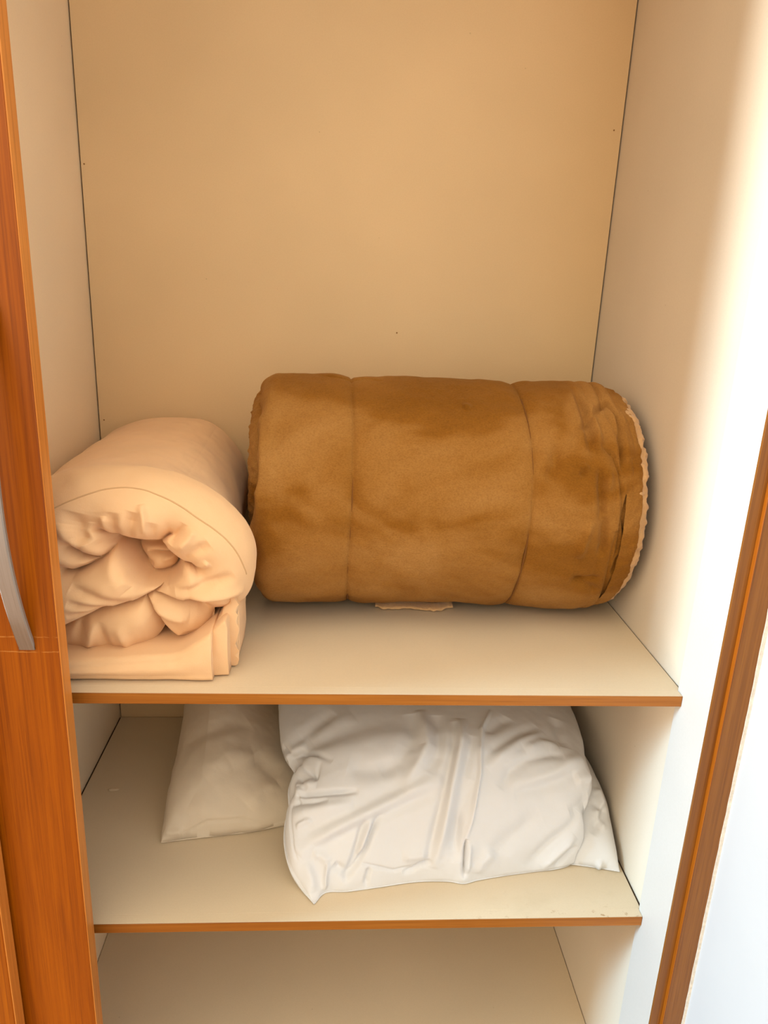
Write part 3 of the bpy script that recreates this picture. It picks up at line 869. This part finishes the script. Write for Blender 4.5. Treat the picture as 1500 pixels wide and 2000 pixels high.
def smooth_closed(pts, n, it=3):
    P = np.asarray(pts, float)
    Q = np.vstack([P[-2:], P, P[:3]])
    out = []
    for t in np.linspace(0, len(P), n * 2, endpoint=False):
        i = int(t)
        u = t - i
        a, b, c, d = Q[i + 1], Q[i + 2], Q[i + 3], Q[i + 4]
        out.append(0.5 * (2 * b + (c - a) * u + (2 * a - 5 * b + 4 * c - d) * u ** 2 + (3 * b - a - 3 * c + d) * u ** 3))
    return np.array(out)


def build_duvet():
    e = empty('rolled_duvet', (-0.30, 1.2, Z1))
    tag(e, 'rolled pale beige duvet on the upper shelf beside the door, its coiled end facing out', 'duvet')
    nth = 640
    c = np.array([-0.285, -0.400])
    # outline of the roll seen end on (x, z below the eye), clockwise from the right
    out = [(-0.1220, -0.380), (-0.1255, -0.420), (-0.1340, -0.455), (-0.1600, -0.4850), (-0.1890, -0.5040), (-0.2225, -0.5240),
           (-0.2550, -0.5290), (-0.2910, -0.5300), (-0.3300, -0.5330), (-0.3743, -0.5390), (-0.4200, -0.5390), (-0.4550, -0.520), (-0.4680, -0.470),
           (-0.4700, -0.420), (-0.4680, -0.370), (-0.4520, -0.325), (-0.4200, -0.296), (-0.3700, -0.2760), (-0.3100, -0.2680),
           (-0.2500, -0.2720), (-0.2000, -0.2880), (-0.1620, -0.3130), (-0.1350, -0.345)]
    O = smooth_closed(out, nth)
    th = np.arctan2(O[:, 1] - c[1], O[:, 0] - c[0])
    r = np.hypot(O[:, 0] - c[0], O[:, 1] - c[1])
    o = np.argsort(th)
    tt = np.linspace(-math.pi, math.pi, nth, endpoint=False)
    rr = np.interp(tt, np.concatenate([th[o] - 2 * math.pi, th[o], th[o] + 2 * math.pi]), np.tile(r[o], 3))
    k = np.hanning(9)
    k /= k.sum()
    rr = np.convolve(np.concatenate([rr[-4:], rr, rr[:4]]), k, 'valid')
    dirs = np.stack([np.cos(tt), np.sin(tt)], -1)
    yfull, dcap = 1.045, 0.088
    rows = []
    bottom = np.clip(-np.sin(tt), 0, 1)                  # the underside keeps a tighter front edge
    for u in np.linspace(0.0006, 1, 240):
        s = math.sin(u * math.pi / 2) ** 0.92
        y = yfull - dcap * (1 - s ** 3.4) ** 0.62 * np.ones(nth)
        y = y - (1 - np.sqrt(np.clip(1 - (s * 0.98) ** 8, 0, 1))) * 0.045 * bottom
        xz = c + dirs * (rr * s)[:, None]
        rows.append(np.stack([xz[:, 0], y, EYE + xz[:, 1]], -1))
    last = rows[-1]
    for u in np.linspace(0, 1, 110)[1:]:
        y = last[:, 1] + (1.462 - last[:, 1]) * u
        a = u
        sm = min(1.0, a / 0.05)
        sm = sm * sm * (3 - 2 * sm)
        rgt = np.clip((last[:, 0] - c[0]) / 0.08, 0, 1)
        rowx = c[0] + (last[:, 0] - c[0]) * (1 - (0.165 * sm + 0.10 * a) * rgt) - 0.012 * a
        rowz = last[:, 2] + 0 * a
        rows.append(np.stack([rowx, y, rowz], -1))
    last = rows[-1]
    cc = last.mean(0)
    for u in np.linspace(0, 1, 24)[1:]:
        s = math.cos(u * math.pi / 2 * 0.985)
        q = cc + (last - cc) * s
        q[:, 1] = 1.462 + 0.034 * math.sin(u * math.pi / 2)
        rows.append(q)
    V = np.array(rows).reshape(-1, 3)
    F = grid_faces(len(rows), nth, True)[:, ::-1]
    finish('duvet', V, F)
    N = normals(V, F)
    V0 = V.copy()
    main = S.get('duvet_main', [])
    if main:
        idx = np.where(V[:, 1] < 1.15)[0]
        Vx = V[idx]
        D = np.full(len(Vx), 1e9)
        E3 = np.zeros(len(Vx))
        for pts in main:
            d, fr = seg_dist(Vx, pts)
            D = np.minimum(D, d)
            E3 += np.exp(-d / 0.022) ** 3
        fade = np.clip((1.10 - Vx[:, 1]) / 0.07, 0, 1)
        soft = np.minimum(E3 ** (1 / 3.0), 1.05)
        full = np.zeros(len(V))
        full[idx] = (0.008 - 0.042 * soft) * fade
        G0 = full.reshape(-1, nth)
        G = G0.copy()
        for _ in range(40):                              # relax the ridges between the folds
            G[1:-1] = 0.2 * (G[1:-1] + G[:-2] + G[2:] + np.roll(G, 1, 1)[1:-1] + np.roll(G, -1, 1)[1:-1])
        wgt = np.zeros(len(V))
        wgt[idx] = np.clip((D - 0.003) / 0.010, 0, 1)
        disp = full * (1 - wgt) + G.ravel() * wgt
        disp[idx] -= 0.020 * np.exp(-D / 0.0034) * fade
        # hollow in the middle of the coil
        core = np.array(S['duvet_core'])
        P2 = V[idx][:, [0, 2]]
        C2 = core[:, [0, 2]]
        ins = np.zeros(len(P2), bool)
        j = len(C2) - 1
        for i in range(len(C2)):
            xi, zi = C2[i]
            xj, zj = C2[j]
            cond = ((zi > P2[:, 1]) != (zj > P2[:, 1])) & (P2[:, 0] < (xj - xi) * (P2[:, 1] - zi) / (zj - zi + 1e-12) + xi)
            ins ^= cond
            j = i
        dcore, _ = seg_dist(V[idx], np.vstack([core, core[:1]]))
        sd = np.where(ins, dcore, -dcore)
        zz_ = np.clip((P2[:, 1] - C2[:, 1].min()) / (C2[:, 1].max() - C2[:, 1].min()), 0, 1)
        disp[idx] -= (0.048 + 0.050 * zz_) * np.clip((sd + 0.004) / 0.006, 0, 1)
        V = V + N * disp[:, None]
    V = strokes(V, N, S.get('duvet', []), V0)
    V = V + N * (0.007 * fbm(V, 9, 41, 2) + 0.0022 * fbm(V, 34, 42, 2))[:, None]
    V[:, 0] = np.maximum(V[:, 0], XL + 0.002)
    V[:, 2] = np.maximum(V[:, 2], Z1 + 0.004)
    np_mesh('rolled_body', V, F, M['duvet'], e)

    # flat tail of the duvet under the roll: slabs of folded cloth
    def slab(name, pts, y0, y1, zb, r, seed, mat, wav=0.0, push=0.0):
        """pts: list of (x, z_top) along the front; a rounded quilted slab from y0 back to y1"""
        P = spline(pts, 150)
        prof = []
        for a in np.linspace(0, math.pi / 2, 9):
            prof.append((1 - math.sin(a), math.cos(a) * 0 + (1 - math.cos(a))))
        rows = []
        ztop = P[:, 1]
        x = P[:, 0]
        H = ztop - zb
        rfr = np.minimum(r, H * 0.5)
        front = []
        front.append((y1, zb + 0 * H))
        front.append((y0 + rfr, zb + 0 * H))
        for a in np.linspace(0, math.pi / 2, 7)[1:]:
            front.append((y0 + rfr * (1 - np.sin(a)), zb + rfr * (1 - np.cos(a))))
        for q in np.linspace(0, 1, 14)[1:-1]:
            bul = 0.005 * math.sin(q * math.pi)
            front.append((y0 - bul + 0 * H, zb + rfr + (H - 2 * rfr) * q))
        for a in np.linspace(0, math.pi / 2, 7):
            front.append((y0 + rfr * (1 - np.cos(a)), ztop - rfr * (1 - np.sin(a))))
        front.append((y0 + 0.10 + 0 * H, ztop))
        front.append((y1 + 0 * H, ztop))
        for yy, zz in front:
            yy = yy + 0 * H
            rows.append(np.stack([x, yy + push * (x - x[0]), zz], -1))
        VV = np.array(rows)
        n = len(front)
        # close the right end by a short run-in
        cen = VV[:, -1].mean(0)
        extra = []
        for q in (0.5, 0.0):
            ex = VV[:, -1].copy()
            ex[:, 2] = cen[2] + (ex[:, 2] - cen[2]) * q
            extra.append(ex)
        VV = np.concatenate([VV] + [k_[:, None] for k_ in extra], 1)
        m = VV.shape[1]
        VV = VV.reshape(-1, 3)
        FF = grid_faces(n, m)
        NN = normals(VV, FF)
        VV = VV - 0 * NN
        sgn = np.where(VV[:, 1] < y0 + 0.05, 1.0, 0.4)
        VV[:, 1] += sgn * (0.006 * fbm(VV, 14, seed, 2) + 0.002 * fbm(VV, 45, seed + 1, 2))
        if wav:
            VV[:, 0] += wav * np.sin((VV[:, 2] - zb) * 330 + 9 * fbm(VV, 40, seed, 1)) * np.clip((VV[:, 0] - (x[-1] - 0.03)) / 0.03, 0, 1)
        VV[:, 2] = np.maximum(VV[:, 2], Z1 + 0.001)
        VV[:, 0] = np.maximum(VV[:, 0], XL + 0.002)
        return np_mesh(name, VV, FF, mat, e)
    zb = Z1 + 0.0012
    slab('folded_tail', [(-0.468, EYE - 0.522), (-0.40, EYE - 0.527), (-0.33, EYE - 0.522), (-0.27, EYE - 0.516), (-0.2225, EYE - 0.513), (-0.195, EYE - 0.497), (-0.1745, EYE - 0.483), (-0.1700, EYE - 0.484)],
         0.9535, 1.35, zb, 0.010, 51, M['duvet'])
    slab('folded_flap', [(-0.186, EYE - 0.505), (-0.172, EYE - 0.486), (-0.1600, EYE - 0.472), (-0.1530, EYE - 0.468), (-0.1495, EYE - 0.474)],
         0.9685, 1.09, zb, 0.006, 61, M['duvet'])
    slab('ruffled_edge', [(-0.168, EYE - 0.480), (-0.158, EYE - 0.462), (-0.148, EYE - 0.446), (-0.1400, EYE - 0.442)],
         1.000, 1.10, zb, 0.005, 71, M['duvet'], wav=0.0035)
    # sewn seam line that runs over the shoulder of the roll
    if 'duvet_seam' in S:
        pts = spline(S['duvet_seam'], 140)
        bv = BVHTree.FromPolygons([tuple(v) for v in V], [tuple(f) for f in F.tolist()])
        v, fc = [], []
        for i, p in enumerate(pts):
            loc, nr, _, _ = bv.find_nearest(Vector(p))
            tng = Vector(pts[min(i + 1, len(pts) - 1)] - pts[max(i - 1, 0)]).normalized()
            sd_ = nr.cross(tng).normalized()
            for q in range(6):
                a = q * math.pi / 3
                v.append(loc + sd_ * 0.0011 * math.cos(a) + nr * 0.0008 * math.sin(a))
            if i:
                b0 = 6 * (i - 1)
                for q in range(6):
                    fc.append((b0 + q, b0 + (q + 1) % 6, b0 + 6 + (q + 1) % 6, b0 + 6 + q))
        link_to(mesh_obj('seam', v, fc, M['seam'], None, True), e)


def pillow_base(front, left, right, back, H, n=230, m=210, pu=0.42, pv=0.42, hfun=None, floor=None, seam=0.004, flat=0.0):
    """closed pillow over four boundary curves; top bulges by H, underside rests on what lies below"""
    cf, cb = spline(front, n), spline(back, n)
    cl, cr = spline(left, m), spline(right, m)
    # crowd samples towards the seams
    warp = lambda k: 0.5 - 0.5 * np.cos(np.linspace(0, 1, k) * math.pi)
    u1, v1 = 0.45 * warp(n) + 0.55 * np.linspace(0, 1, n), 0.45 * warp(m) + 0.55 * np.linspace(0, 1, m)
    ip = lambda C, t: np.stack([np.interp(t, np.linspace(0, 1, len(C)), C[:, q]) for q in range(3)], -1)
    cf, cb, cl, cr = ip(cf, u1), ip(cb, u1), ip(cl, v1), ip(cr, v1)
    u, v = u1[None, :, None], v1[:, None, None]
    B = (1 - v) * cf[None] + v * cb[None] + (1 - u) * cl[:, None] + u * cr[:, None]
    B -= (1 - u) * (1 - v) * cf[0] + u * (1 - v) * cf[-1] + (1 - u) * v * cb[0] + u * v * cb[-1]
    U, W = np.meshgrid(u1, v1)
    prof = (4 * U * (1 - U)) ** pu * (4 * W * (1 - W)) ** pv
    h = H * prof
    if hfun is not None:
        h = h * hfun(U, W)
    top = B.copy()
    top[..., 2] += h + seam * 0
    bot = B.copy()
    edge = np.minimum(np.minimum(U, 1 - U), np.minimum(W, 1 - W))
    bot[..., 2] -= 0.6 * h
    fl = Z2 + 0.0015
    if floor is None:
        low = np.full(bot.shape[:2], fl)
    else:
        low = np.vectorize(lambda x, y: max(fl, floor(x, y)))(bot[..., 0], bot[..., 1])
    bot[..., 2] = np.maximum(bot[..., 2], low)
    bot[..., 2] = np.minimum(bot[..., 2], top[..., 2] - 0.0012 * (prof > 0))
    top[..., 2] = np.maximum(top[..., 2], np.maximum(low + 0.0012, bot[..., 2]))
    V = np.concatenate([top.reshape(-1, 3), bot.reshape(-1, 3)])
    F = grid_faces(m, n)
    k = n * m
    Fb = F[:, ::-1] + k
    # seam walls
    ring = list(range(n)) + [i * n + n - 1 for i in range(1, m)] + [(m - 1) * n + i for i in range(n - 2, -1, -1)] + [i * n for i in range(m - 2, 0, -1)]
    ring = np.array(ring)
    nx = np.roll(ring, -1)
    Fs = np.stack([ring, ring + k, nx + k, nx], -1)
    return V, np.concatenate([F, Fb, Fs]), k


def height_fn(V, F, k, pad=0.005):
    bv = BVHTree.FromPolygons([tuple(v) for v in V], [tuple(f) for f in F.tolist()])

    def fn(x, y):
        hit = bv.ray_cast(Vector((x, y, Z2 + 0.6)), Vector((0, 0, -1)))
        return -9 if hit[0] is None else hit[0].z + pad
    return fn


def rel(pts):
    return [(x, y, EYE + z) for x, y, z in pts]


def soften(V, F, idx_top, it):
    for _ in range(it):
        A = np.zeros_like(V)
        C = np.zeros(len(V))
        for a in range(4):
            b = (a + 1) % 4
            np.add.at(A, F[:, a], V[F[:, b]])
            np.add.at(C, F[:, a], 1)
            np.add.at(A, F[:, b], V[F[:, a]])
            np.add.at(C, F[:, b], 1)
        W_ = A / C[:, None]
        V = V.copy()
        V[idx_top] = 0.5 * V[idx_top] + 0.5 * W_[idx_top]
    return V


def seam_cord(name, curve, V, F, mat, parent, r=0.0011):
    pts = spline(curve, 120)
    v, fc = [], []
    for i, p in enumerate(pts):
        t = Vector(pts[min(i + 1, len(pts) - 1)] - pts[max(i - 1, 0)]).normalized()
        a = t.cross(Vector((0, 0, 1)))
        a = a.normalized() if a.length > 1e-6 else Vector((1, 0, 0))
        b = a.cross(t)
        for q in range(6):
            w = q * math.pi / 3
            v.append(Vector(p) + a * r * math.cos(w) + b * r * math.sin(w))
        if i:
            k = 6 * (i - 1)
            for q in range(6):
                fc.append((k + q, k + (q + 1) % 6, k + 6 + (q + 1) % 6, k + 6 + q))
    o = mesh_obj(name, v, fc, mat, None, True)
    link_to(o, parent)
    return o


def pillow_thing(name, label, key, V, F, k, mat, seams, loc, amp=0.004, seed=1, floor=None):
    e = empty(name, loc)
    tag(e, label, 'pillow')
    finish(key, V, F)
    N = normals(V, F)
    top = np.arange(len(V)) < k
    V2 = strokes(V, N, S.get(key, []))
    V2 = V2 + N * (amp * fbm(V2, 11, seed, 2) + 0.35 * amp * fbm(V2, 38, seed + 1, 2))[:, None]
    V = np.where(top[:, None], V2, V)
    V[:, 2] = np.maximum(V[:, 2], Z2 + 0.001)
    V[:, 0] = np.clip(V[:, 0], XL + 0.003, XR - 0.003)
    V[:, 1] = np.minimum(V[:, 1], 1.4965)
    if floor is not None:
        low = np.array([floor(x, y) for x, y in V[:, :2]])
        V[:, 2] = np.maximum(V[:, 2], low + np.where(top, 0.0025, 0.001))
        seams = [[(x, y, max(z, floor(x, y) + 0.003)) for x, y, z in spline(cv, 60)] for cv in seams]
    np_mesh('cover', V, F, mat, e)
    for cv in seams:
        seam_cord('seam', cv, V, F, mat, e)
    return V


def build_pillows():
    # pale pillow at the back left, partly under the others
    fr = rel([(-0.2940, 1.0985, -0.9600), (-0.2400, 1.1080, -0.9600), (-0.1850, 1.1165, -0.9600), (-0.1300, 1.1250, -0.9590), (-0.0750, 1.1400, -0.9550), (0.02, 1.16, -0.958), (0.10, 1.165, -0.960)])
    lf = rel([(-0.2940, 1.0985, -0.9600), (-0.2980, 1.150, -0.946), (-0.2990, 1.215, -0.930), (-0.3020, 1.300, -0.908), (-0.3060, 1.400, -0.882), (-0.3080, 1.470, -0.870)])
    rt = rel([(0.10, 1.165, -0.960), (0.105, 1.25, -0.955), (0.11, 1.35, -0.950), (0.11, 1.47, -0.950)])
    bk = rel([(-0.3080, 1.470, -0.870), (-0.22, 1.47, -0.88), (-0.1, 1.47, -0.92), (0.11, 1.47, -0.950)])
    hf = lambda U, W: np.clip(1.25 - 1.15 * U, 0.25, 1)
    V, F, k = pillow_base(fr, lf, rt, bk, 0.105, hfun=hf, pu=0.40, pv=0.40)
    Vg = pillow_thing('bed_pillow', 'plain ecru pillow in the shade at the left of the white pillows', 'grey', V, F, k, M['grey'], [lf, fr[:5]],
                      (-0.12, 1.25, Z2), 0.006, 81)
    fg = height_fn(Vg, F, k)
    # lower white pillow, its right corner showing
    fr = rel([(0.16, 1.06, -0.960), (0.28, 1.052, -0.960), (0.40, 1.043, -0.960), (0.455, 1.034, -0.9605), (0.5065, 1.0215, -0.9605)])
    rt = rel([(0.5065, 1.0215, -0.9605), (0.5080, 1.075, -0.935), (0.5080, 1.12, -0.905), (0.5050, 1.20, -0.890), (0.500, 1.47, -0.890)])
    lf = rel([(0.16, 1.06, -0.960), (0.15, 1.15, -0.955), (0.145, 1.30, -0.95), (0.14, 1.47, -0.95)])
    bk = rel([(0.14, 1.47, -0.95), (0.26, 1.47, -0.94), (0.38, 1.47, -0.91), (0.500, 1.47, -0.890)])
    hf = lambda U, W: 0.35 + 0.65 * U
    V, F, k = pillow_base(fr, lf, rt, bk, 0.075, n=150, m=150, hfun=hf)
    Vu = pillow_thing('bed_pillow', 'white pillow lying underneath, only its right corner showing by the side panel', 'under', V, F, k, M['white2'],
                      [rt[:4], fr[2:]], (0.35, 1.25, Z2), 0.004, 91, floor=fg)
    fu = height_fn(Vu, F, k)
    # top white pillow
    fr = rel([(-0.0200, 0.9600, -0.9612), (-0.0020, 0.9830, -0.9615), (0.035, 0.9850, -0.9612), (0.085, 0.9930, -0.9612), (0.135, 1.0020, -0.9612), (0.1700, 1.0050, -0.9612), (0.2050, 1.0040, -0.9612),
              (0.2300, 0.9990, -0.9612), (0.2550, 1.0060, -0.9612), (0.3000, 1.0150, -0.9612), (0.3500, 1.0230, -0.9612), (0.4000, 1.0290, -0.9600), (0.4300, 1.0380, -0.9560)])
    lf = rel([(-0.0200, 0.9600, -0.9612), (-0.0400, 0.9820, -0.9540), (-0.0620, 1.0040, -0.932), (-0.0735, 1.0400, -0.915), (-0.0745, 1.0750, -0.900), (-0.0690, 1.092, -0.890), (-0.0720, 1.125, -0.872), (-0.0640, 1.160, -0.862), (-0.0880, 1.200, -0.845), (-0.1030, 1.300, -0.822), (-0.11, 1.46, -0.80)])
    rt = rel([(0.4300, 1.0380, -0.9560), (0.4450, 1.0500, -0.920), (0.4440, 1.0650, -0.880), (0.4650, 1.090, -0.848), (0.4720, 1.150, -0.835), (0.4860, 1.250, -0.820), (0.490, 1.46, -0.80)])
    bk = rel([(-0.11, 1.46, -0.80), (0.10, 1.47, -0.78), (0.30, 1.47, -0.78), (0.490, 1.46, -0.80)])
    floor = lambda x, y: max(fg(x, y), fu(x, y))
    hf = lambda U, W: (1.0 - 0.35 * W) * (1 - 0.85 * np.exp(-((U / 0.055) ** 2 + (W / 0.055) ** 2)))
    V, F, k = pillow_base(fr, lf, rt, bk, 0.115, n=360, m=330, hfun=hf, pu=0.40, pv=0.55, floor=floor)
    e = pillow_thing('bed_pillow', 'creased white pillow on top at the front of the lower shelf', 'white', V, F, k, M['white'], [lf[:8], fr],
                     (0.2, 1.2, Z2), 0.004, 101, floor=floor)


def build_crumbs():
    rng = random.Random(7)
    spots = [(-0.4177, 1.2441, 0.0060, 'pale flake of paint lying on the lower shelf at the left')]
    for x, y, s, lab in spots:
        v, f = [], []
        n = 12
        for ring_, (r, z) in enumerate(((1.0, 0.0), (1.05, 0.0012), (0.7, 0.0024), (0.0, 0.0027))):
            for t in range(n):
                a = t * 2 * math.pi / n
                w = 1 + 0.25 * math.sin(2 * a + 1) + 0.1 * rng.uniform(-1, 1)
                v.append((x + s * 1.4 * r * w * math.cos(a), y + s * 0.8 * r * w * math.sin(a), Z2 + 0.0002 + z))
            if ring_:
                b = n * (ring_ - 1)
                for t in range(n):
                    f.append((b + t, b + (t + 1) % n, b + n + (t + 1) % n, b + n + t))
        o = mesh_obj('paint_flake', v, f, M['crumb'], None, True)
        tag(o, lab, 'debris')


if __name__ == '__main__':
    build_room()
    build_wardrobe()
    build_doors()
    build_blanket()
    build_duvet()
    build_pillows()
    build_crumbs()
